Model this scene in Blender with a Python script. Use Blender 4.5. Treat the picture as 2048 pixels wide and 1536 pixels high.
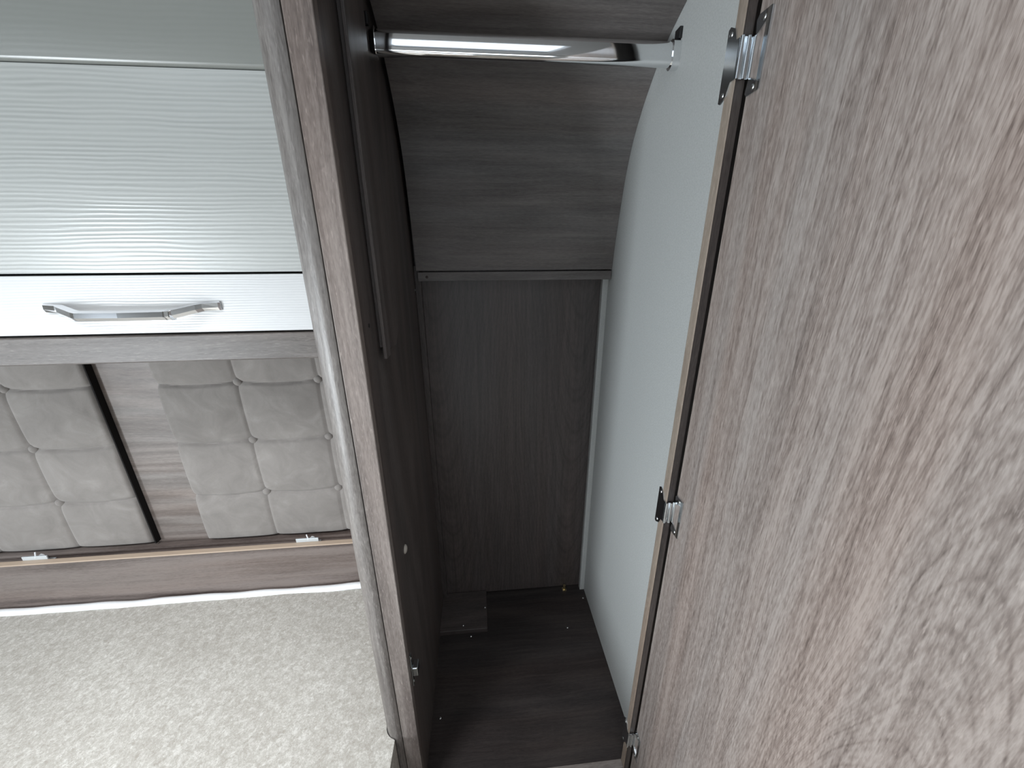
import bpy, bmesh, math, random
from mathutils import Vector, Matrix
random.seed(4)
for o in list(bpy.data.objects):
    bpy.data.objects.remove(o)
SC = bpy.context.scene
COL = SC.collection
CZ = 1.45                      # camera height above the caravan floor

# ------------------------------------------------------------------ camera
cam = bpy.data.cameras.new('camera')
cam.sensor_width = 36.0
cam.lens = 741.99 / 2048 * 36.0
cam.clip_start = 0.01
co = bpy.data.objects.new('camera', cam)
COL.objects.link(co)
r = Vector((0.99597647, -0.08950695, -0.0044009))
d = Vector((-0.03415992, -0.33379196, -0.94202761))
f = Vector((0.08284903, 0.93838768, -0.33550649))
M = Matrix((r, -d, -f)).transposed().to_4x4()
M.translation = Vector((0, 0, CZ))
co.matrix_world = M
SC.camera = co

# ------------------------------------------------------------------ view / world / lights
SC.view_settings.view_transform = 'Standard'
SC.view_settings.look = 'None'
SC.view_settings.gamma = 1.0
SC.view_settings.use_curve_mapping = False
SC.view_settings.exposure = 0.32
SC.cycles.use_denoising = True
SC.cycles.max_bounces = 8
SC.cycles.diffuse_bounces = 5
SC.cycles.caustics_reflective = False
SC.cycles.caustics_refractive = False
SC.cycles.sample_clamp_indirect = 4.0

w = bpy.data.worlds.new('overcast_sky')
SC.world = w
w.use_nodes = True
bg = w.node_tree.nodes['Background']
bg.inputs['Color'].default_value = (0.80, 0.90, 1.0, 1)
bg.inputs['Strength'].default_value = 1.5


def area(name, loc, aim, sx, sy, power, col):
    l = bpy.data.lights.new(name, 'AREA')
    l.shape = 'RECTANGLE'
    l.size, l.size_y, l.energy, l.color = sx, sy, power, col
    o = bpy.data.objects.new(name, l)
    COL.objects.link(o)
    o.location = loc
    o.rotation_euler = (Vector(aim) - Vector(loc)).to_track_quat('-Z', 'Y').to_euler()
    return o


# daylight entering at the windows (doorway lit in its lower part; last lamp an added fill)
area('window_daylight', (-1.955, 0.40, 1.06), (0, 0.40, 1.06), 0.80, 0.34, 4.5, (0.88, 0.95, 1.0))
area('window_daylight', (0.02, -1.425, 1.42), (0.02, 0, 1.42), 0.95, 0.50, 2.0, (0.90, 0.96, 1.0))
area('doorway_daylight', (-1.955, -1.02, 0.60), (0, -1.02, 0.60), 0.58, 1.00, 57.0, (0.88, 0.95, 1.0))
area('low_front_fill', (-0.22, -1.425, 0.34), (-0.22, 0, 0.34), 0.46, 0.44, 2.0, (0.86, 0.93, 1.0))  # added low fill with no opening behind it, brightens stile and post
# aisle rooflight and an added bed lamp brightening the mattress; spread narrowed
for rx_, ry_, rp_ in ((-0.75, -0.08, 11.0), (0.01, -0.08, 1.7)):
    rl_ = area('rooflight_and_bed_fill', (rx_, ry_, 1.985), (rx_, ry_, 0), 0.50, 0.40, rp_, (0.95, 0.98, 1.0))
    rl_.data.spread = math.radians(110)


# ------------------------------------------------------------------ mesh helpers
def box(bm, x0, x1, y0, y1, z0, z1, bev=0.0, seg=2):
    """axis-aligned box, z given relative to the eye level"""
    x0, x1 = min(x0, x1), max(x0, x1)
    y0, y1 = min(y0, y1), max(y0, y1)
    z0, z1 = min(z0, z1) + CZ, max(z0, z1) + CZ
    vs = [bm.verts.new((x, y, z)) for x in (x0, x1) for y in (y0, y1) for z in (z0, z1)]
    fs = [(0, 1, 3, 2), (4, 6, 7, 5), (0, 4, 5, 1), (2, 3, 7, 6), (0, 2, 6, 4), (1, 5, 7, 3)]
    faces = [bm.faces.new([vs[i] for i in q]) for q in fs]
    if bev > 0:
        es = list({e for fc in faces for e in fc.edges})
        bmesh.ops.bevel(bm, geom=es, offset=bev, segments=seg, affect='EDGES', profile=0.5)


def prism(bm, pts, axis, a0, a1, bev=0.0):
    """polygon extruded along an axis. pts: X -> (y,z), Y -> (x,z), Z -> (x,y); z eye-relative"""
    def mk(p, a):
        if axis == 'X':
            return (a, p[0], p[1] + CZ)
        if axis == 'Y':
            return (p[0], a, p[1] + CZ)
        return (p[0], p[1], a + CZ)
    A = [bm.verts.new(mk(p, a0)) for p in pts]
    B = [bm.verts.new(mk(p, a1)) for p in pts]
    n = len(pts)
    fc = [bm.faces.new(A[::-1]), bm.faces.new(B)]
    for i in range(n):
        fc.append(bm.faces.new((A[i], A[(i + 1) % n], B[(i + 1) % n], B[i])))
    bmesh.ops.recalc_face_normals(bm, faces=fc)
    if bev > 0:
        es = list({e for q in fc for e in q.edges})
        bmesh.ops.bevel(bm, geom=es, offset=bev, segments=2, affect='EDGES', profile=0.5)


def tube(bm, p0, p1, rad, seg=14):
    p0 = Vector(p0) + Vector((0, 0, CZ))
    p1 = Vector(p1) + Vector((0, 0, CZ))
    ax = (p1 - p0).normalized()
    u = ax.orthogonal().normalized()
    v = ax.cross(u)
    A, B = [], []
    for i in range(seg):
        a = 2 * math.pi * i / seg
        q = (u * math.cos(a) + v * math.sin(a)) * rad
        A.append(bm.verts.new(p0 + q))
        B.append(bm.verts.new(p1 + q))
    fc = [bm.faces.new(A[::-1]), bm.faces.new(B)]
    for i in range(seg):
        fc.append(bm.faces.new((A[i], A[(i + 1) % seg], B[(i + 1) % seg], B[i])))
    bmesh.ops.recalc_face_normals(bm, faces=fc)


def dome(bm, c, n, rad, h, seg=14, rings=4):
    """flattened screw-head / button dome at c looking along n"""
    c = Vector(c) + Vector((0, 0, CZ))
    n = Vector(n).normalized()
    u = n.orthogonal().normalized()
    v = n.cross(u)
    prev = None
    for k in range(rings):
        t = k / rings * math.pi / 2
        rr, hh = rad * math.cos(t), h * math.sin(t)
        ring = [bm.verts.new(c + n * hh + (u * math.cos(2 * math.pi * i / seg) + v * math.sin(2 * math.pi * i / seg)) * rr) for i in range(seg)]
        if prev:
            for i in range(seg):
                bm.faces.new((prev[i], prev[(i + 1) % seg], ring[(i + 1) % seg], ring[i]))
        prev = ring
    top = bm.verts.new(c + n * h)
    for i in range(seg):
        bm.faces.new((prev[i], prev[(i + 1) % seg], top))


def loft(bm, secs, close_ends=True):
    """sections (lists of equal length of world points) skinned into a closed bar"""
    rows = [[bm.verts.new(Vector(p) + Vector((0, 0, CZ))) for p in s] for s in secs]
    n = len(rows[0])
    fc = []
    for a, b in zip(rows, rows[1:]):
        for i in range(n):
            fc.append(bm.faces.new((a[i], a[(i + 1) % n], b[(i + 1) % n], b[i])))
    if close_ends:
        fc.append(bm.faces.new(rows[0][::-1]))
        fc.append(bm.faces.new(rows[-1]))
    bmesh.ops.recalc_face_normals(bm, faces=fc)


ORG = {}


def build(name, bm, mat, parent=None, smooth=False, label=None, kind=None, origin=None):
    if parent is not None:
        org = ORG[parent.name]
    else:
        org = Vector(origin) if origin else Vector((0, 0, 0))
    for v in bm.verts:
        v.co -= org
    me = bpy.data.meshes.new(name)
    bm.normal_update()
    bm.to_mesh(me)
    bm.free()
    me.materials.append(mat)
    if smooth:
        for p in me.polygons:
            p.use_smooth = True
        try:
            me.set_sharp_from_angle(angle=math.radians(38))
        except Exception:
            pass
    o = bpy.data.objects.new(name, me)
    COL.objects.link(o)
    if parent is not None:
        o.parent = parent
    else:
        o.location = org
    ORG[o.name] = org
    if label:
        o['label'] = label
    if kind:
        o['kind'] = kind
    return o


def thing(name, label, cat, loc, group=None):
    o = bpy.data.objects.new(name, None)
    o.empty_display_size = 0.05
    COL.objects.link(o)
    o.location = loc
    o['label'] = label
    o['category'] = cat
    if group:
        o['group'] = group
    ORG[o.name] = Vector(loc)
    return o


def B(*a, **k):
    bm = bmesh.new()
    box(bm, *a, **k)
    return bm


# ------------------------------------------------------------------ materials
def newmat(name):
    m = bpy.data.materials.new(name)
    m.use_nodes = True
    nt = m.node_tree
    return m, nt, nt.nodes['Principled BSDF']


def plain(name, col, rough=0.5, metal=0.0, coat=0.0, spec=0.5):
    m, nt, b = newmat(name)
    b.inputs['Base Color'].default_value = (*col, 1)
    b.inputs['Roughness'].default_value = rough
    b.inputs['Metallic'].default_value = metal
    b.inputs['Coat Weight'].default_value = coat
    b.inputs['Specular IOR Level'].default_value = spec
    return m


class NT:
    def __init__(self, nt):
        self.nt = nt

    def n(self, typ, **k):
        x = self.nt.nodes.new(typ)
        for a, v in k.items():
            setattr(x, a, v)
        return x

    def l(self, a, b):
        self.nt.links.new(a, b)

    def math(self, op, a, b=None, c=None):
        x = self.n('ShaderNodeMath', operation=op)
        for i, v in enumerate((a, b, c)):
            if v is None:
                continue
            if isinstance(v, (int, float)):
                x.inputs[i].default_value = v
            else:
                self.l(v, x.inputs[i])
        return x.outputs[0]

    def noise(self, vec, scale, detail=3.0, rough=0.55, dist=0.0):
        x = self.n('ShaderNodeTexNoise')
        x.inputs['Scale'].default_value = scale
        x.inputs['Detail'].default_value = detail
        x.inputs['Roughness'].default_value = rough
        x.inputs['Distortion'].default_value = dist
        self.l(vec, x.inputs['Vector'])
        return x.outputs[0]

    def mapping(self, vec, scale, loc=(0, 0, 0)):
        x = self.n('ShaderNodeMapping')
        x.inputs['Scale'].default_value = scale
        x.inputs['Location'].default_value = loc
        self.l(vec, x.inputs['Vector'])
        return x.outputs[0]

    def ramp(self, fac, stops):
        x = self.n('ShaderNodeValToRGB')
        e = x.color_ramp.elements
        e[0].position, e[0].color = stops[0][0], (*stops[0][1], 1)
        e[1].position, e[1].color = stops[-1][0], (*stops[-1][1], 1)
        for p, c in stops[1:-1]:
            q = e.new(p)
            q.color = (*c, 1)
        self.l(fac, x.inputs['Fac'])
        return x.outputs['Color']


def wood(name, axis, dark, mid, light, seed=0.0, rings=16.0, fig=0.30, rough=0.42, spec=0.4, coarse=1.0, bump=0.12, stretch=0.10, fleck=0.5, wave=1.0, cath=None, st=(0.55, 0.50)):
    """limed walnut laminate; grain runs along `axis` (object space)"""
    m, nt, b = newmat(name)
    N = NT(nt)
    tc = N.n('ShaderNodeTexCoord').outputs['Object']
    loc = (seed * 3.1, seed * 1.7, seed * 2.3)

    def ax(across, along):
        s = [across] * 3
        s['XYZ'.index(axis)] = along
        return tuple(s)
    # growth figure: contour lines of a stretched noise field give cathedral grain
    v1 = N.mapping(tc, ax(1.0, stretch), loc)
    fld = N.noise(v1, 5.0 * coarse, 2.0, 0.45, 0.25)
    wig = N.noise(N.mapping(tc, ax(30.0, 5.0), loc), 1.0, 2.0, 0.5)
    ph = N.math('ADD', N.math('MULTIPLY', fld, rings * 6.283), N.math('MULTIPLY', wig, 1.6))
    ring = N.math('MULTIPLY_ADD', N.math('SINE', ph), 0.5, 0.5)
    if cath:
        # flat-sawn figure: nested arches about one or two centre lines (across-axis, centres, sharpness, rings per metre)
        cax, centres, sharp, freq, sgn = cath
        sp_ = N.n('ShaderNodeSeparateXYZ')
        N.l(tc, sp_.inputs[0])
        wob = N.noise(N.mapping(tc, ax(4.0, 2.2), loc), 1.0, 2.0, 0.5)
        best = None
        for cen in centres:
            dx_ = N.math('ADD', N.math('SUBTRACT', sp_.outputs[cax], cen), N.math('MULTIPLY_ADD', wob, 0.07, -0.035))
            sq = N.math('MULTIPLY', N.math('MULTIPLY', dx_, dx_), sharp)
            best = sq if best is None else N.math('MINIMUM', best, sq)
        sv = N.math('MULTIPLY_ADD', sp_.outputs['XYZ'.index(axis)], sgn, best)
        sv = N.math('MULTIPLY_ADD', N.noise(N.mapping(tc, ax(9.0, 3.5), loc), 1.0, 2.0, 0.5), 0.055, sv)
        ring = N.math('POWER', N.math('MULTIPLY_ADD', N.math('ADD', N.math('MULTIPLY', N.math('SINE', N.math('MULTIPLY_ADD', sv, freq * 6.283, N.math('MULTIPLY', wig, 1.2))), 0.55), N.math('MULTIPLY', N.math('SINE', N.math('MULTIPLY_ADD', sv, freq * 6.283 * 3.3, N.math('MULTIPLY', wig, 2.4))), 0.45)), 0.5, 0.5), 0.5)
    # streaks at two widths, fine fibres and pale pores
    lo = N.noise(N.mapping(tc, ax(7.0, 3.0), loc), 1.0, 2.0, 0.5)
    bend = N.n('ShaderNodeVectorMath', operation='MULTIPLY_ADD')
    N.l(lo, bend.inputs[0])
    bend.inputs[1].default_value = ax(0.035 * wave, 0.0)
    N.l(tc, bend.inputs[2])
    tw = bend.outputs[0]
    st1 = N.noise(N.mapping(tw, ax(70.0 * coarse, 1.0), loc), 1.0, 4.0, 0.66)
    st2 = N.noise(N.mapping(tw, ax(190.0, 8.0), loc), 1.0, 3.0, 0.65)
    fib = N.noise(N.mapping(tw, ax(560.0, 85.0), loc), 1.0, 2.0, 0.6)
    a = N.math('MULTIPLY', ring, fig)
    a = N.math('MULTIPLY_ADD', st1, 0.72 - fig, a)
    a = N.math('MULTIPLY_ADD', st2, st[0], a)
    a = N.math('MULTIPLY_ADD', fib, st[1], a)
    a = N.math('SUBTRACT', a, (st[0] + st[1]) * 0.5 - 0.125)
    c = N.ramp(a, [(0.18, dark), (0.43, mid), (0.71, light)])
    por = N.noise(N.mapping(tc, ax(400.0, 70.0), (loc[1], loc[0], loc[2])), 1.0, 2.0, 0.7)
    pf = N.n('ShaderNodeMapRange')
    pf.inputs['From Min'].default_value = 0.60
    pf.inputs['From Max'].default_value = 0.72
    N.l(por, pf.inputs['Value'])
    mx = N.n('ShaderNodeMix', data_type='RGBA')
    N.l(N.math('MULTIPLY', pf.outputs[0], fleck), mx.inputs[0])
    N.l(c, mx.inputs[6])
    mx.inputs[7].default_value = (light[0] * 1.45, light[1] * 1.45, light[2] * 1.45, 1)
    drift = N.noise(N.mapping(tw, ax(13.0 * coarse, 0.5), (loc[2], loc[0], loc[1])), 1.0, 2.0, 0.5)
    hue = N.ramp(drift, [(0.36, (1.03, 0.985, 0.96)), (0.64, (0.98, 1.005, 1.015))])
    tint = N.n('ShaderNodeMix', data_type='RGBA', blend_type='MULTIPLY')
    tint.inputs[0].default_value = 1.0
    N.l(mx.outputs[2], tint.inputs[6])
    N.l(hue, tint.inputs[7])
    N.l(tint.outputs[2], b.inputs['Base Color'])
    b.inputs['Roughness'].default_value = rough
    b.inputs['Specular IOR Level'].default_value = spec
    bp = N.n('ShaderNodeBump')
    bp.inputs['Strength'].default_value = bump
    bp.inputs['Distance'].default_value = 0.001
    N.l(N.math('ADD', fib, N.math('MULTIPLY', st2, 0.6)), bp.inputs['Height'])
    N.l(bp.outputs[0], b.inputs['Normal'])
    return m


WD, WM, WL = (0.110, 0.088, 0.079), (0.215, 0.180, 0.163), (0.330, 0.290, 0.268)
wood_door = wood('walnut_door', 'Z', WD, WM, WL, seed=1.3, fig=0.20, fleck=0.35, wave=0.25, rough=0.30, spec=0.5, cath=('Y', (-0.560,), 90.0, 19.0, 1.0), st=(0.75, 0.75))
wood_v = wood('walnut_upright', 'Z', (0.088, 0.070, 0.064), (0.160, 0.132, 0.120), (0.255, 0.219, 0.201), seed=3.1, rings=6, fig=0.22)
wood_post = wood('walnut_post', 'Z', (0.058, 0.049, 0.046), (0.115, 0.100, 0.093), (0.215, 0.195, 0.182), seed=6.4, rings=5, fig=0.2, rough=0.40, spec=0.5)
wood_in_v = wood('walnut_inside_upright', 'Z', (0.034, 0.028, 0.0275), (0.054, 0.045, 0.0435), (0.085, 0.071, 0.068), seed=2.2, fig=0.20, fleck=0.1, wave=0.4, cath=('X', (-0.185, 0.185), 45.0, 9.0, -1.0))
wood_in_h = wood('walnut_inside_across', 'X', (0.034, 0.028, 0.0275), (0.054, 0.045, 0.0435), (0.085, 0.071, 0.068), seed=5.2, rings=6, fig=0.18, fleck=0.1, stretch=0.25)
wood_h = wood('walnut_rail', 'X', (0.070, 0.060, 0.055), (0.118, 0.104, 0.097), (0.186, 0.169, 0.158), seed=7.7, rings=6, fig=0.25, fleck=0.3)
wood_board = wood('walnut_board', 'X', (0.080, 0.062, 0.057), (0.145, 0.118, 0.108), (0.215, 0.182, 0.168), seed=9.1, rings=10, fig=0.42, fleck=0.1)
wood_wall = wood('walnut_wall', 'X', (0.125, 0.105, 0.096), (0.175, 0.150, 0.138), (0.240, 0.212, 0.197), seed=11.5, rings=8, fig=0.25, fleck=0.1, coarse=1.6)
edge_pale = wood('pale_edge', 'Z', (0.165, 0.130, 0.105), (0.235, 0.190, 0.155), (0.320, 0.270, 0.225), seed=4.4, rings=4, fig=0.1)
edge_dark = wood('dark_edge', 'Z', (0.022, 0.018, 0.017), (0.045, 0.036, 0.033), (0.075, 0.062, 0.056), seed=8.8, rings=6, fig=0.3, fleck=0.2)
wood_left_lit = wood('walnut_inside_left_lit', 'Z', (0.046, 0.038, 0.036), (0.074, 0.061, 0.057), (0.108, 0.091, 0.085), seed=12.2, rings=7, fig=0.2, fleck=0.1)  # inside walnut lightened: light on the left panel put into colour
wood_curve_lit = wood('walnut_inside_curve_lit', 'X', (0.086, 0.079, 0.078), (0.125, 0.116, 0.114), (0.170, 0.158, 0.154), seed=5.2, rings=6, fig=0.18, fleck=0.1, stretch=0.25, spec=0.25, rough=0.5)  # lit copy of the across walnut, soft sheen put into its colour
wood_base_shaded = wood('walnut_inside_base_shaded', 'X', (0.018, 0.015, 0.0146), (0.028, 0.0235, 0.023), (0.043, 0.036, 0.034), seed=15.2, rings=6, fig=0.2, fleck=0.1, stretch=0.25, spec=0.2)  # shaded copy of the inside walnut, floor shade put into its colour
beech = plain('beech_edge', (0.50, 0.39, 0.30), 0.5)
chrome = plain('chrome', (0.86, 0.87, 0.88), 0.06, 1.0)
satin = plain('satin_chrome', (0.90, 0.91, 0.93), 0.15, 1.0)
zinc = plain('bright_zinc', (0.66, 0.70, 0.73), 0.16, 1.0)
steel = plain('screw_steel', (0.62, 0.63, 0.62), 0.3, 1.0)
bracket_m = plain('pale_zinc', (0.70, 0.76, 0.80), 0.35, 0.45)
brass = plain('brass', (0.75, 0.62, 0.36), 0.3, 1.0)
black = plain('black_plastic', (0.012, 0.012, 0.013), 0.35)
shade_black = plain('cushion_side_shade', (0.014, 0.013, 0.013), 0.9, spec=0.1)  # near-black colour standing in for shade at the cushion side
plastic_white = plain('white_plastic', (0.80, 0.82, 0.84), 0.4)
cap_beige = plain('beige_cap', (0.42, 0.39, 0.35), 0.5)
paint_pale = plain('pale_shell', (0.36, 0.355, 0.34), 0.6)
paint_ceil = plain('ceiling_board', (0.20, 0.198, 0.195), 0.6)


def lining():
    m, nt, b = newmat('white_lining')
    N = NT(nt)
    tc = N.n('ShaderNodeTexCoord').outputs['Object']
    n1 = N.noise(N.mapping(tc, (1, 1, 1)), 420.0, 2.0, 0.6)
    c = N.ramp(n1, [(0.3, (0.42, 0.435, 0.43)), (0.7, (0.50, 0.515, 0.51))])
    N.l(c, b.inputs['Base Color'])
    b.inputs['Roughness'].default_value = 0.55
    b.inputs['Specular IOR Level'].default_value = 0.3
    return m


def gloss_stripe(name, base, dark, rough, bump, freq=165.0):
    """pale laminate pressed with wavy horizontal grain lines"""
    m, nt, b = newmat(name)
    N = NT(nt)
    tc = N.n('ShaderNodeTexCoord').outputs['Object']
    wv = N.noise(N.mapping(tc, (5.0, 5.0, 22.0)), 1.0, 2.0, 0.5)
    sx = N.n('ShaderNodeSeparateXYZ')
    N.l(tc, sx.inputs[0])
    ph = N.math('ADD', N.math('MULTIPLY', sx.outputs['Z'], freq * 6.283), N.math('MULTIPLY', wv, 13.0))
    s1 = N.math('MULTIPLY_ADD', N.math('SINE', ph), 0.5, 0.5)
    n2 = N.noise(N.mapping(tc, (2.0, 2.0, 320.0)), 1.0, 3.0, 0.6)
    n3 = N.noise(N.mapping(tc, (6.0, 6.0, 45.0)), 1.0, 2.0, 0.5)
    h = N.math('ADD', N.math('MULTIPLY', N.math('MULTIPLY', s1, n3), 0.9), N.math('MULTIPLY', n2, 0.45))
    N.l(N.ramp(h, [(0.25, base), (0.95, dark)]), b.inputs['Base Color'])
    b.inputs['Roughness'].default_value = rough
    bp = N.n('ShaderNodeBump')
    bp.inputs['Strength'].default_value = bump
    bp.inputs['Distance'].default_value = 0.0012
    N.l(h, bp.inputs['Height'])
    N.l(bp.outputs[0], b.inputs['Normal'])
    return m


def suede():
    m, nt, b = newmat('taupe_suede')
    N = NT(nt)
    tc = N.n('ShaderNodeTexCoord').outputs['Object']
    n1 = N.noise(tc, 16.0, 5.0, 0.62, 0.8)
    n2 = N.noise(tc, 520.0, 2.0, 0.6)
    a = N.math('ADD', N.math('MULTIPLY', n1, 0.85), N.math('MULTIPLY', n2, 0.15))
    N.l(N.ramp(a, [(0.32, (0.20, 0.183, 0.172)), (0.55, (0.245, 0.226, 0.213)), (0.72, (0.30, 0.278, 0.262))]), b.inputs['Base Color'])
    b.inputs['Roughness'].default_value = 0.85
    b.inputs['Sheen Weight'].default_value = 0.25
    b.inputs['Specular IOR Level'].default_value = 0.2
    return m


def ticking():
    m, nt, b = newmat('speckled_ticking')
    N = NT(nt)
    tc = N.n('ShaderNodeTexCoord').outputs['Object']
    n1 = N.noise(tc, 240.0, 4.0, 0.7, 1.0)
    n2 = N.noise(N.mapping(tc, (1, 1, 1), (4, 2, 1)), 75.0, 4.0, 0.6, 0.6)
    n3 = N.noise(tc, 7.0, 2.0, 0.5)
    a = N.math('ADD', N.math('MULTIPLY', n1, 0.55), N.math('MULTIPLY', n2, 0.35))
    a = N.math('ADD', a, N.math('MULTIPLY', n3, 0.10))
    N.l(N.ramp(a, [(0.36, (0.33, 0.305, 0.27)), (0.50, (0.44, 0.42, 0.385)), (0.61, (0.60, 0.585, 0.55))]), b.inputs['Base Color'])
    b.inputs['Roughness'].default_value = 0.9
    b.inputs['Specular IOR Level'].default_value = 0.15
    bp = N.n('ShaderNodeBump')
    bp.inputs['Strength'].default_value = 0.35
    bp.inputs['Distance'].default_value = 0.0015
    N.l(n1, bp.inputs['Height'])
    N.l(bp.outputs[0], b.inputs['Normal'])
    return m


white_lining = lining()
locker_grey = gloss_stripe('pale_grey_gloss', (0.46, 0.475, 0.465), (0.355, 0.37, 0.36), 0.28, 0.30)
locker_dim = gloss_stripe('dim_gloss_pelmet', (0.215, 0.225, 0.212), (0.205, 0.215, 0.202), 0.26, 0.04)  # darker gloss copy: dim reflection put into the colour
locker_lit = gloss_stripe('lit_gloss_flap', (0.66, 0.67, 0.68), (0.60, 0.61, 0.62), 0.22, 0.15, 240.0)  # lighter gloss copy: bright light on the flap put into the colour
suede_m = suede()
ticking_m = ticking()
white_cloth = plain('white_piping', (0.90, 0.92, 0.94), 0.7)
glass, gnt, gb = newmat('window_glass')
gb.inputs['Transmission Weight'].default_value = 1.0
gb.inputs['Roughness'].default_value = 0.0
gb.inputs['IOR'].default_value = 1.2

# ------------------------------------------------------------------ the setting
ZF = -CZ            # eye-relative level of the floor
ZC = 0.56           # ceiling
XL, XR, YN, YB = -2.0, 1.0, -1.45, 0.955


def struct(name, bm, mat, parent=None):
    return build(name, bm, mat, parent, kind=None if parent else 'structure')


floor_m = wood('floor_vinyl', 'Y', (0.10, 0.085, 0.07), (0.19, 0.16, 0.13), (0.28, 0.25, 0.21), seed=14, rings=7)
struct('floor', B(XL - 0.05, XR + 0.05, YN - 0.05, 1.02, ZF - 0.04, ZF), floor_m)
# ceiling with the aisle rooflight opening and an added one over the bed
bm = bmesh.new()
hy0, hy1 = -0.30, 0.14
for xa_, xb_ in ((XL - 0.05, -1.02), (-0.48, -0.26), (0.28, XR + 0.05)):
    box(bm, xa_, xb_, hy0, hy1, ZC, ZC + 0.04)
box(bm, XL - 0.05, XR + 0.05, YN - 0.05, hy0, ZC, ZC + 0.04)
box(bm, XL - 0.05, XR + 0.05, hy1, 1.02, ZC, ZC + 0.04)
struct('ceiling', bm, paint_ceil)
struct('wall_back', B(XL - 0.05, XR + 0.05, 0.965, 1.02, ZF, ZC), paint_pale)
struct('wall_right', B(XR, XR + 0.05, YN - 0.05, 0.965, ZF, ZC), paint_pale)


def wall_with_openings(side, holes):
    """wall at YN or XL with framed openings; holes: (name, u0, u1, z0, z1, glazed)"""
    if side == 'front':
        p, q, lo, hi = YN - 0.05, YN, XL - 0.05, XR
        bb = lambda b_, a0, a1, c0, c1, t0=p, t1=q: box(b_, a0, a1, t0, t1, c0, c1)
    else:
        p, q, lo, hi = XL - 0.05, XL, YN, 0.965
        bb = lambda b_, a0, a1, c0, c1, t0=p, t1=q: box(b_, t0, t1, a0, a1, c0, c1)
    bm = bmesh.new()
    u = lo
    for nm, u0, u1, z0, z1, glazed in holes:
        bb(bm, u, u0, ZF, ZC)
        if z0 > ZF:
            bb(bm, u0, u1, ZF, z0)
        bb(bm, u0, u1, z1, ZC)
        u = u1
    bb(bm, u, hi, ZF, ZC)
    struct('wall_' + side, bm, paint_pale)
    for nm, u0, u1, z0, z1, glazed in holes:
        fb = bmesh.new()
        t = 0.03
        for a0, a1, c0, c1 in ((u0, u1, z0, z0 + t), (u0, u1, z1 - t, z1), (u0, u0 + t, z0 + t, z1 - t), (u1 - t, u1, z0 + t, z1 - t)):
            bb(fb, a0, a1, c0, c1, p + 0.008, q - 0.008)
        wf = struct(nm, fb, black)
        if glazed:
            pb = bmesh.new()
            bb(pb, u0 + t, u1 - t, z0 + t, z1 - t, p + 0.012, p + 0.016)
            struct('pane', pb, glass, wf)


# the open entrance doorway and the window over the bed; a window behind the viewer
wall_with_openings('left', [('door_1', -1.34, -0.70, ZF + 0.05, 1.74 - CZ, False), ('window_1', -0.03, 0.83, 0.86 - CZ, 1.26 - CZ, True)])
wall_with_openings('front', [('window_2', -0.48, 0.52, 1.15 - CZ, 1.70 - CZ, True)])

# walnut-faced wall board behind the headboard cushions
struct('trim_1', B(-1.95, -0.212, 0.920, 0.964, -0.95, -0.185), wood_wall)

# ------------------------------------------------------------------ bed
XW = -0.209        # outer side of the wardrobe
ZM = -0.905        # mattress top
bed = thing('bed_base', 'dark bed box carrying the beige mattress beside the wardrobe', 'bed', (-1.1, 0.1, 0.0))
build('body', B(-1.97, XW - 0.006, -0.31, 0.853, ZF, ZM - 0.162, 0.004), wood_v, bed)

mat_t = thing('mattress', 'beige speckled mattress with white edge piping on the bed', 'mattress', (-1.1, 0.1, CZ + ZM - 0.16))
bm = bmesh.new()
x0, x1, y0, y1 = -1.96, XW - 0.010, -0.30, 0.845


def mattress_side(y):
    """right-hand edge of the mattress, cut close around the corner post"""
    if y > 0.4965:
        return -0.2128
    if y > 0.4690:
        c_ = max(0.0, min(1.0, (0.4965 - y) / 0.0260))
        return min(-0.1925, -0.1865 - 0.0268 * math.sqrt(max(0.0, 1 - c_ * c_)))
    return -0.1925


nx = 90
ysteps = [y0 + (0.45 - y0) * k / 60 for k in range(60)] + [0.45 + 0.06 * k / 30 for k in range(30)] + [0.51 + (y1 - 0.51) * k / 30 for k in range(31)]
ny = len(ysteps) - 1
grid = []
for y in ysteps:
    row = []
    xs = mattress_side(y)
    for i in range(nx + 1):
        x = x0 + (xs - x0) * i / nx
        e = min(x - x0, y - y0)
        drop = 0.012 * max(0.0, 1 - e / 0.03) ** 2
        wave = 0.0022 * math.sin(3.3 * x + 5.1 * y) + 0.0016 * math.sin(9 * x - 6.5 * y) + 0.0010 * math.sin(17 * x + 13 * y)
        row.append(bm.verts.new((x, y, CZ + ZM - drop + wave)))
    grid.append(row)
for j in range(ny):
    for i in range(nx):
        bm.faces.new((grid[j][i], grid[j][i + 1], grid[j + 1][i + 1], grid[j + 1][i]))
loop = grid[0] + [r_[-1] for r_ in grid[1:]] + grid[-1][-2::-1] + [r_[0] for r_ in grid[-2:0:-1]]
low = [bm.verts.new((v.co.x, v.co.y, CZ + ZM - 0.16)) for v in loop]
n = len(loop)
for i in range(n):
    bm.faces.new((loop[i], low[i], low[(i + 1) % n], loop[(i + 1) % n]))
bm.faces.new(low)
bmesh.ops.recalc_face_normals(bm, faces=bm.faces[:])
build('cover', bm, ticking_m, mat_t, smooth=True)
# wavy white piping along the head edge
bm = bmesh.new()
secs = []
for i in range(141):
    x = x0 + (x1 - x0) * i / 140
    zz = ZM + 0.002 + 0.0022 * math.sin(x * 21) * math.sin(x * 6.3 + 1) + 0.001 * math.sin(x * 47)
    yy = 0.846
    secs.append([(x, yy + 0.0105 * math.cos(a), zz + 0.0085 * math.sin(a)) for a in [2 * math.pi * k / 10 for k in range(10)]])
loft(bm, secs)
build('piping', bm, white_cloth, mat_t, smooth=True)

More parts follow.
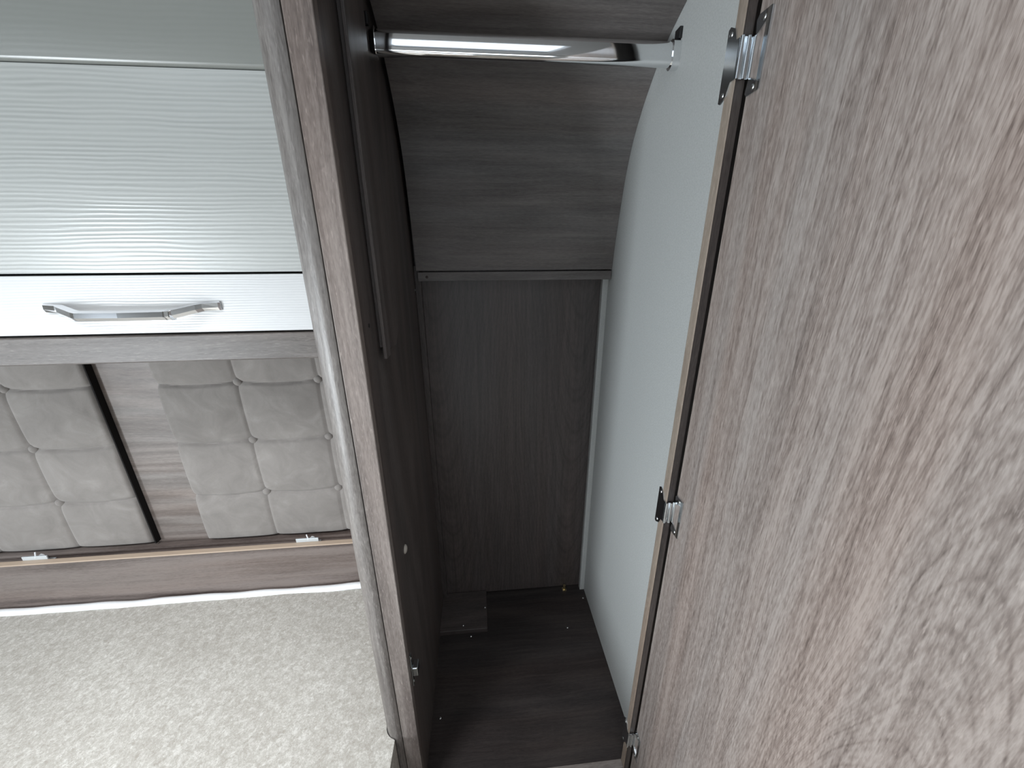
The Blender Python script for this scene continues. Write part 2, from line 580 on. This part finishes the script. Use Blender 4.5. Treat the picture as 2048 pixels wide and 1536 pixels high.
# ledge board at the head of the bed
lb = thing('ledge_board', 'dark walnut board with a pale raw top edge below the headboard cushions', 'board', (-1.1, 0.89, CZ - 1.0))
build('board', B(-1.95, XW - 0.004, 0.860, 0.874, -1.0, -0.762), wood_board, lb)
build('edge_band', B(-1.95, XW - 0.004, 0.8594, 0.8746, -0.762, -0.7585, 0.0006), beech, lb, label='pale raw beech edge')
build('ledge', B(-1.95, XW - 0.004, 0.874, 0.919, -0.790, -0.772), wood_board, lb)
build('ledge_lip', B(-1.95, XW - 0.004, 0.896, 0.919, -0.772, -0.762, 0.003), wood_board, lb)


def bracket(x, tilt):
    bm = bmesh.new()
    box(bm, x - 0.030, x + 0.030, 0.876, 0.892, -0.7715, -0.7690, 0.0006)
    box(bm, x - 0.030, x + 0.030, 0.8745, 0.8775, -0.7690, -0.7480, 0.0006)
    p = build('bracket', bm, bracket_m, lb)
    bm = bmesh.new()
    prism(bm, [(x - 0.014 + tilt, -0.768), (x + 0.018 + tilt, -0.768), (x + 0.010 + tilt, -0.752), (x + 0.004 + tilt, -0.750)], 'Y', 0.884, 0.887)
    tube(bm, (x + 0.004, 0.874, -0.752), (x - 0.004, 0.884, -0.742), 0.0016, 8)
    build('clip', bm, plastic_white, p, label='pale plastic clip')


bracket(-1.185, 0.0)
bracket(-0.497, 0.004)


# ------------------------------------------------------------------ headboard cushions
def cushion(label, xa, xb, cols, rows, z0, z1):
    t = thing('headboard_cushion', label, 'cushion', ((xa + xb) / 2, 0.93, CZ + z0), 'buttoned headboard cushions above the bed')
    bm = bmesh.new()
    nx = int((xb - xa) / 0.0034)
    nz = int((z1 - z0) / 0.0034)
    sx = 0.1905
    sz = 0.157
    th = 0.020
    g = []
    for j in range(nz + 1):
        rw = []
        z = z0 + (z1 - z0) * j / nz
        for i in range(nx + 1):
            x = xa + (xb - xa) * i / nx
            e = min(x - xa, xb - x, z - z0, z1 - z)
            h = th * (1 - max(0.0, 1 - e / 0.012) ** 2 * 0.55)
            u = (x - cols[0]) / sx
            sag = 0.0045 * (1 - math.cos(2 * math.pi * u)) / 2
            v = (z + sag - rows[0]) / sz
            du = abs(u - round(u)) * sx
            dv = abs(v - round(v)) * sz
            h -= 0.0055 * math.exp(-(dv / 0.0042) ** 2)
            h -= 0.0036 * math.exp(-(du / 0.0040) ** 2)
            pill = (1 - math.exp(-(du / 0.035) ** 2)) * (1 - math.exp(-(dv / 0.030) ** 2))
            h += 0.0062 * pill * min(1.0, e / 0.03)
            dd = math.hypot(du, dv)
            if dd < 0.08:
                h -= 0.0060 * math.exp(-(dd / 0.013) ** 2) + 0.002 * math.exp(-(dd / 0.035) ** 2)
            rw.append(bm.verts.new((x, 0.920 - h, z + CZ)))
        g.append(rw)
    for j in range(nz):
        for i in range(nx):
            bm.faces.new((g[j][i], g[j][i + 1], g[j + 1][i + 1], g[j + 1][i]))
    loop = g[0] + [q[-1] for q in g[1:]] + g[-1][-2::-1] + [q[0] for q in g[-2:0:-1]]
    low = [bm.verts.new((v.co.x, 0.920, v.co.z)) for v in loop]
    n = len(loop)
    for i in range(n):
        bm.faces.new((loop[i], loop[(i + 1) % n], low[(i + 1) % n], low[i]))
    bmesh.ops.recalc_face_normals(bm, faces=bm.faces[:])
    build('pad', bm, suede_m, t, smooth=True)
    for cx in cols:
        for rz in rows:
            if cx - xa < 0.02 or xb - cx < 0.008:
                continue
            bm = bmesh.new()
            dome(bm, (cx, 0.9120, rz), (0, -1, 0), 0.0115, 0.0095, 18, 5)
            tube(bm, (cx, 0.9165, rz), (cx, 0.9120, rz), 0.0115, 18)
            build('button', bm, suede_m, t, smooth=True)
    build('shade_strip', B(xb, xb + 0.003, 0.9035, 0.920, z0 + 0.002, z1), shade_black, t, label='thin black strip for the shade beside the cushion')  # added strip, its black stands for the shaded side of the cushion
    return t


rows = (-0.2945, -0.4525, -0.6100)
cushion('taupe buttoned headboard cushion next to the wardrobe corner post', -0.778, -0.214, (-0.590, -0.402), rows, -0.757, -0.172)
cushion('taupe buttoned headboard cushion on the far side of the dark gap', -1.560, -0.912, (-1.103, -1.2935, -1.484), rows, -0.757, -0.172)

# ------------------------------------------------------------------ overhead locker
lk = thing('overhead_locker', 'pale grey gloss overhead locker with flap toned as brightly lit and chrome handle above the bed', 'locker', (-1.1, 0.8, CZ - 0.17))
LX0, LX1 = -1.95, XW - 0.006
# door face: profile from the flap gap up to the crease
prof_out = []
for k in range(15):
    t_ = k / 14
    z = -0.028 + t_ * (0.232 + 0.028)
    y = 0.652 - 0.010 * t_ - 0.006 * math.sin(math.pi * t_)
    prof_out.append((y, z))
prof_in = [(y + 0.016, z) for y, z in prof_out]
bm = bmesh.new()
prism(bm, prof_out + prof_in[::-1], 'X', LX0, LX1)
build('door', bm, locker_grey, lk, smooth=True)
# pelmet above the crease, leaning out; dim reflection put into its darker grey
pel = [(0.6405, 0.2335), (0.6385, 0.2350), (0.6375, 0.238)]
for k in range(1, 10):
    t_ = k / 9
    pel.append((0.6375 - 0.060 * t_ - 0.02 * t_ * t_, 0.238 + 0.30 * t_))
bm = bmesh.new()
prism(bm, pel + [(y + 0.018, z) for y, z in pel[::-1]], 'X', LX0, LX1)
build('pelmet', bm, locker_dim, lk, smooth=True, label='upper pelmet, dim reflection put in its grey')
# flap: the brighter light on it is put into its whiter colour
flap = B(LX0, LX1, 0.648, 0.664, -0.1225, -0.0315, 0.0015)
fl = build('flap', flap, locker_lit, lk, label='gloss lower flap, bright light put in its white')
# handle: a bar bowed out between two wedge feet
bm = bmesh.new()


def hsec(x, y, zc, hz, hy):
    """faceted bar section: broad facet turned up, narrow facet turned down"""
    return [(x, y + hy, zc + hz), (x, y - hy * 0.75, zc + hz * 0.70), (x, y - hy, zc - hz * 0.30), (x, y - hy * 0.2, zc - hz), (x, y + hy, zc - hz)]


hp = [(-0.673, 0.6465, -0.0785, 0.0065, 0.0012), (-0.671, 0.6450, -0.0790, 0.0065, 0.0028), (-0.650, 0.6420, -0.0800, 0.0068, 0.0058), (-0.643, 0.6370, -0.0815, 0.0074, 0.0060),
      (-0.612, 0.6225, -0.0885, 0.0078, 0.0060), (-0.606, 0.6205, -0.0893, 0.0076, 0.0058), (-0.545, 0.6190, -0.0897, 0.0074, 0.0056),
      (-0.481, 0.6205, -0.0893, 0.0076, 0.0058), (-0.475, 0.6225, -0.0885, 0.0078, 0.0060), (-0.444, 0.6370, -0.0815, 0.0074, 0.0060), (-0.437, 0.6420, -0.0800, 0.0068, 0.0058), (-0.416, 0.6445, -0.0795, 0.0072, 0.0028), (-0.414, 0.6465, -0.0795, 0.0072, 0.0012)]
loft(bm, [hsec(*q) for q in hp])
hd = build('handle', bm, satin, fl, label='chrome bow handle')
for k_ in (9,):
    x, y, zc, hz, hy = hp[k_ + 1] if k_ == 4 else hp[k_ - 2]
    for dx in (0.0, 0.008):
        bm = bmesh.new()
        loft(bm, [hsec(x + dx, y - 0.0003, zc, hz + 0.0006, hy + 0.0006), hsec(x + dx + 0.0015, y - 0.0003, zc, hz + 0.0006, hy + 0.0006)])
        build('ring', bm, chrome, fl)
bm = bmesh.new()
box(bm, LX0, LX1, 0.652, 0.668, -0.1730, -0.1265, 0.0025)
build('bottom_rail', bm, wood_h, lk, label='grey walnut bottom rail')
bm = bmesh.new()
box(bm, LX0, LX1, 0.668, 0.930, -0.168, -0.155)
box(bm, LX0, LX1, 0.668, 0.930, -0.030, -0.022)
box(bm, LX0, LX1, 0.915, 0.930, -0.155, 0.54)
box(bm, LX1 - 0.012, LX1, 0.668, 0.915, -0.155, 0.54)
box(bm, LX0, LX0 + 0.012, 0.668, 0.915, -0.155, 0.54)
build('carcass', bm, edge_dark, lk)

# ------------------------------------------------------------------ wardrobe
wd = thing('wardrobe', 'open walnut wardrobe with white lined side, chrome rail and wide open door', 'wardrobe', (0.08, 0.7, 0.0))
ZB = -1.095        # wardrobe floor
ZT = 0.50
XI, XWR = -0.150, 0.328
YF, YFB = 0.474, 0.489
build('side_panel', B(-0.166, XI, YFB, 0.955, ZF, ZT), wood_left_lit, wd)
sp = build('side_panel', B(XWR, XWR + 0.004, YFB, 0.955, ZB, ZT), white_lining, wd, label='white lined side panel')
build('outer_panel', B(XWR + 0.004, XWR + 0.016, YFB, 0.955, ZF, ZT), wood_v, wd)
build('outer_panel', B(XW, XW + 0.012, 0.520, 0.955, ZF, ZT), wood_v, wd)
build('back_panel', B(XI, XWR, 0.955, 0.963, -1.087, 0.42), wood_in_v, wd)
build('base_panel', B(XI, XWR, YFB, 0.963, ZB - 0.016, ZB), wood_base_shaded, wd)
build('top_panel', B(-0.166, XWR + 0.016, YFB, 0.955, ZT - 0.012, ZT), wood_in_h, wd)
# curved upper back panel
cp = [(0.560, 0.405), (0.630, 0.380), (0.700, 0.351), (0.7505, 0.326), (0.786, 0.298), (0.825, 0.258), (0.858, 0.212), (0.882, 0.156), (0.899, 0.088), (0.914, 0.014), (0.921, -0.041)]


def smooth_curve(p, k=4):
    out = []
    for i in range(len(p) - 1):
        a = p[max(i - 1, 0)]
        b_, c = p[i], p[i + 1]
        e = p[min(i + 2, len(p) - 1)]
        for s in range(k):
            t = s / k
            out.append(tuple(0.5 * (2 * b_[q] + (c[q] - a[q]) * t + (2 * a[q] - 5 * b_[q] + 4 * c[q] - e[q]) * t * t + (3 * b_[q] - a[q] - 3 * c[q] + e[q]) * t ** 3) for q in (0, 1)))
    out.append(p[-1])
    return out


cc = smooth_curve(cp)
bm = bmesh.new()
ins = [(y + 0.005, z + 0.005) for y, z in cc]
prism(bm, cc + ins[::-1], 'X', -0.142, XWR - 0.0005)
build('curved_panel', bm, wood_curve_lit, wd, smooth=True)
build('cross_rail', B(-0.139, XWR - 0.002, 0.917, 0.935, -0.0645, -0.0440, 0.0012), wood_curve_lit, wd)
build('corner_batten', B(XI, -0.136, 0.936, 0.955, ZB + 0.017, -0.030, 0.001), wood_in_v, wd)
build('corner_batten', B(0.3130, XWR, 0.940, 0.955, ZB, -0.0645, 0.001), white_lining, wd, label='cream corner batten')
# face frame
build('stile', B(-0.1785, -0.1490, YF, YFB, ZF, ZT, 0.0012), wood_v, wd)
st = build('stile', B(0.2915, 0.3030, YF + 0.001, YFB, ZF, ZT, 0.0006), edge_dark, wd, label='hinge stile with its shade in the dark colour')  # shadow between frame and open door put into the dark wood colour
build('edge_band', B(0.2900, 0.2915, YF, YFB, ZF, ZT, 0.0004), edge_pale, wd, label='pale edge banding')
build('filler', B(0.3030, XWR + 0.016, YFB - 0.006, YFB, ZF, ZT), edge_dark, wd)
build('bottom_rail', B(-0.149, 0.290, YF, YFB, -1.20, ZB, 0.001), wood_h, wd)
build('plinth', B(-0.149, 0.290, YF + 0.006, YFB, ZF, -1.20), wood_v, wd)
# rounded corner post
pp = [(-0.1785, 0.4790), (-0.1795, 0.4735)]
for k in range(0, 13):
    a = math.radians(90 * k / 12)
    pp.append((-0.1850 - 0.0265 * math.sin(a), 0.4955 - 0.0245 * math.cos(a)))
pp += [(-0.2115, 0.522), (-0.1785, 0.522)]
bm = bmesh.new()
prism(bm, pp, 'Z', ZF, ZT)
build('corner_post', bm, wood_post, wd, smooth=True)
# cover strip on the inside of the left panel
bm = bmesh.new()
prism(bm, [(0.560, ZT - 0.012), (0.560, -0.135), (0.598, -0.146), (0.640, -0.150), (0.668, -0.129), (0.668, 0.37), (0.668, ZT - 0.1)], 'X', XI, XI + 0.007, 0.0008)
cs = build('cover_strip', bm, wood_left_lit, wd)
build('cover_ridge', B(XI + 0.007, XI + 0.012, 0.548, 0.574, -0.150, ZT - 0.012, 0.0012), wood_left_lit, cs)

# low block over the floor at the back left corner
build('corner_block', B(XI, -0.006, 0.819, 0.953, ZB, ZB + 0.016, 0.0012), wood_in_h, wd)

# hanging rail
RY, RZ = 0.702, 0.292
bm = bmesh.new()


def stadium(x, hw, hh, n=10):
    pts = []
    for k in range(n + 1):
        a = math.pi * k / n
        pts.append((x, RY + hw * math.cos(a), RZ + (hh - hw) + hw * math.sin(a)))
    for k in range(n + 1):
        a = math.pi + math.pi * k / n
        pts.append((x, RY + hw * math.cos(a), RZ - (hh - hw) + hw * math.sin(a)))
    return pts


loft(bm, [stadium(XI + 0.001, 0.0078, 0.0165), stadium(XWR - 0.001, 0.0078, 0.0165)])
rl = build('hanging_rail', bm, chrome, wd, smooth=True, label='chrome hanging rail')
for xa, xb in ((XI, XI + 0.012), (XWR - 0.012, XWR)):
    bm = bmesh.new()
    loft(bm, [stadium(xa, 0.0105, 0.0200), stadium(xb, 0.0105, 0.0200)])
    build('rail_socket', bm, chrome if xa < 0 else chrome, rl, smooth=True)
    bm = bmesh.new()
    xm = (xa + xb) / 2 + (0.004 if xa > 0 else -0.004)
    box(bm, xm - 0.003, xm + 0.003, RY - 0.008, RY + 0.008, RZ + 0.019, RZ + 0.034, 0.001)
    build('socket_tab', bm, black, rl)


# screws, cap, catch, pipe clip
def screw(p, nrm, rad=0.0042, parent=None, m=None):
    bm = bmesh.new()
    dome(bm, p, nrm, rad, rad * 0.4, 12, 3)
    return build('screw', bm, m or steel, parent or wd, smooth=True)


for p in ((0.2403, 0.810, ZB), (-0.130, 0.6067, ZB), (-0.0566, 0.8104, ZB), (0.3158, 0.907, ZB), (-0.080, 0.835, ZB + 0.016), (-0.012, 0.890, ZB + 0.016)):
    screw(p, (0, 0, 1), 0.0029)
screw((XI, 0.930, -0.085), (1, 0, 0), 0.003)
screw((XI, 0.915, 0.110), (1, 0, 0), 0.003)
screw((-0.118, 0.917, -0.055), (0, -1, 0), 0.0032, m=edge_dark)
bm = bmesh.new()
dome(bm, (XI, 0.557, -0.5145), (1, 0, 0), 0.0085, 0.004, 18, 4)
build('screw_cap', bm, cap_beige, wd, smooth=True, label='beige screw cap')
bm = bmesh.new()
tube(bm, (0.260, 0.945, ZB), (0.260, 0.945, ZB + 0.020), 0.0045)
box(bm, 0.253, 0.267, 0.938, 0.952, ZB, ZB + 0.005, 0.001)
build('pipe_clip', bm, brass, wd, smooth=True, label='small brass pipe end')
bm = bmesh.new()
box(bm, XI, XI + 0.0025, 0.4905, 0.4985, -0.783, -0.702, 0.0006)
ct = build('door_catch', bm, zinc, wd, label='bright metal door catch')
bm = bmesh.new()
box(bm, XI + 0.0025, XI + 0.013, 0.490, 0.508, -0.755, -0.733, 0.0015)
build('catch_body', bm, zinc, ct)
screw((XI + 0.0025, 0.4945, -0.712), (1, 0, 0), 0.0024, ct)
screw((XI + 0.0025, 0.4945, -0.774), (1, 0, 0), 0.0024, ct)
bm = bmesh.new()
tube(bm, (XI + 0.0005, 0.520, -0.094), (XI - 0.002, 0.520, -0.094), 0.003)
build('hole_plug', bm, black, wd)

# door, swung open towards the viewer about the right stile
dr = bmesh.new()
ang = math.radians(1.5)
PX, PY = 0.3045, 0.4725


def dpt(u, v, z):
    """u: distance from the hinge edge along the door, v: depth behind its inner face"""
    return (PX - u * math.sin(ang) + v * math.cos(ang), PY - u * math.cos(ang) - v * math.sin(ang), z + CZ)


def dbox(bm, u0, u1, v0, v1, z0, z1, bev=0.0):
    vs = [bm.verts.new(dpt(u, v, z)) for u in (u0, u1) for v in (v0, v1) for z in (z0, z1)]
    fs = [(0, 1, 3, 2), (4, 6, 7, 5), (0, 4, 5, 1), (2, 3, 7, 6), (0, 2, 6, 4), (1, 5, 7, 3)]
    faces = [bm.faces.new([vs[i] for i in q]) for q in fs]
    bmesh.ops.recalc_face_normals(bm, faces=faces)
    if bev:
        bmesh.ops.bevel(bm, geom=list({e for q in faces for e in q.edges}), offset=bev, segments=2, affect='EDGES', profile=0.5)


dbox(dr, 0.001, 0.485, 0.0, 0.018, -1.18, 0.44, 0.0008)
build('door', dr, wood_door, wd, label='open walnut wardrobe door')


def hinge(zc, H, K):
    """cranked flush hinge: plain leaf on the stile edge, flat crank with knuckles, C-shaped leaf on the door"""
    bm = bmesh.new()
    box(bm, 0.2892, 0.3052, YF - 0.0022, YF - 0.0006, zc - K, zc + K, 0.0003)
    for x in (0.2898, 0.2972, 0.3040):
        tube(bm, (x, YF - 0.0026, zc - K), (x, YF - 0.0026, zc + K), 0.0020, 10)
    h = build('hinge', bm, zinc, wd, smooth=True)
    bm = bmesh.new()
    prism(bm, [(0.4745, zc - K), (0.4745, zc + K), (0.480, zc + K), (0.485, zc + H * 0.86), (0.494, zc + H), (0.4975, zc + H * 0.95),
               (0.4975, zc - H * 0.95), (0.494, zc - H), (0.485, zc - H * 0.86), (0.480, zc - K)], 'X', 0.2884, 0.2899)
    build('leaf', bm, zinc, h)
    for s in (-1, 1):
        screw((0.2884, 0.4915, zc + s * H * 0.78), (-1, 0, 0), 0.0030, h)
    # C-shaped leaf on the door face
    bm = bmesh.new()
    pts = [(0.003, K), (0.0005, H * 0.90), (0.004, H * 1.0), (0.0225, H * 0.98), (0.0235, H * 0.96), (0.0235, -H * 0.96), (0.0225, -H * 0.98), (0.004, -H), (0.0005, -H * 0.90), (0.003, -K),
           (0.006, -K * 1.02), (0.0170, -H * 0.70), (0.0170, H * 0.70), (0.006, K * 1.02)]
    A = [bm.verts.new(dpt(u, -0.0016, z + zc)) for u, z in pts]
    C = [bm.verts.new(dpt(u, -0.0001, z + zc)) for u, z in pts]
    n = len(pts)
    # the outline is concave: fill as three convex strips
    quads = [(0, 1, 2, 13), (13, 2, 3, 12), (12, 3, 4, 5, 6, 11), (11, 6, 7, 10), (10, 7, 8, 9)]
    for q in quads:
        bm.faces.new([A[i] for i in q])
        bm.faces.new([C[i] for i in q[::-1]])
    for i in range(n):
        bm.faces.new((A[i], A[(i + 1) % n], C[(i + 1) % n], C[i]))
    bmesh.ops.recalc_face_normals(bm, faces=bm.faces[:])
    build('leaf', bm, zinc, h)
    for s in (-1, 1):
        q = Vector(dpt(0.0125, -0.0016, zc + s * H * 0.83)) - Vector((0, 0, CZ))
        screw(q, (-1, 0, 0), 0.0030, h)


hinge(0.1965, 0.0360, 0.0190)
hinge(-0.3990, 0.0345, 0.0190)
hinge(-0.9940, 0.0370, 0.0205)
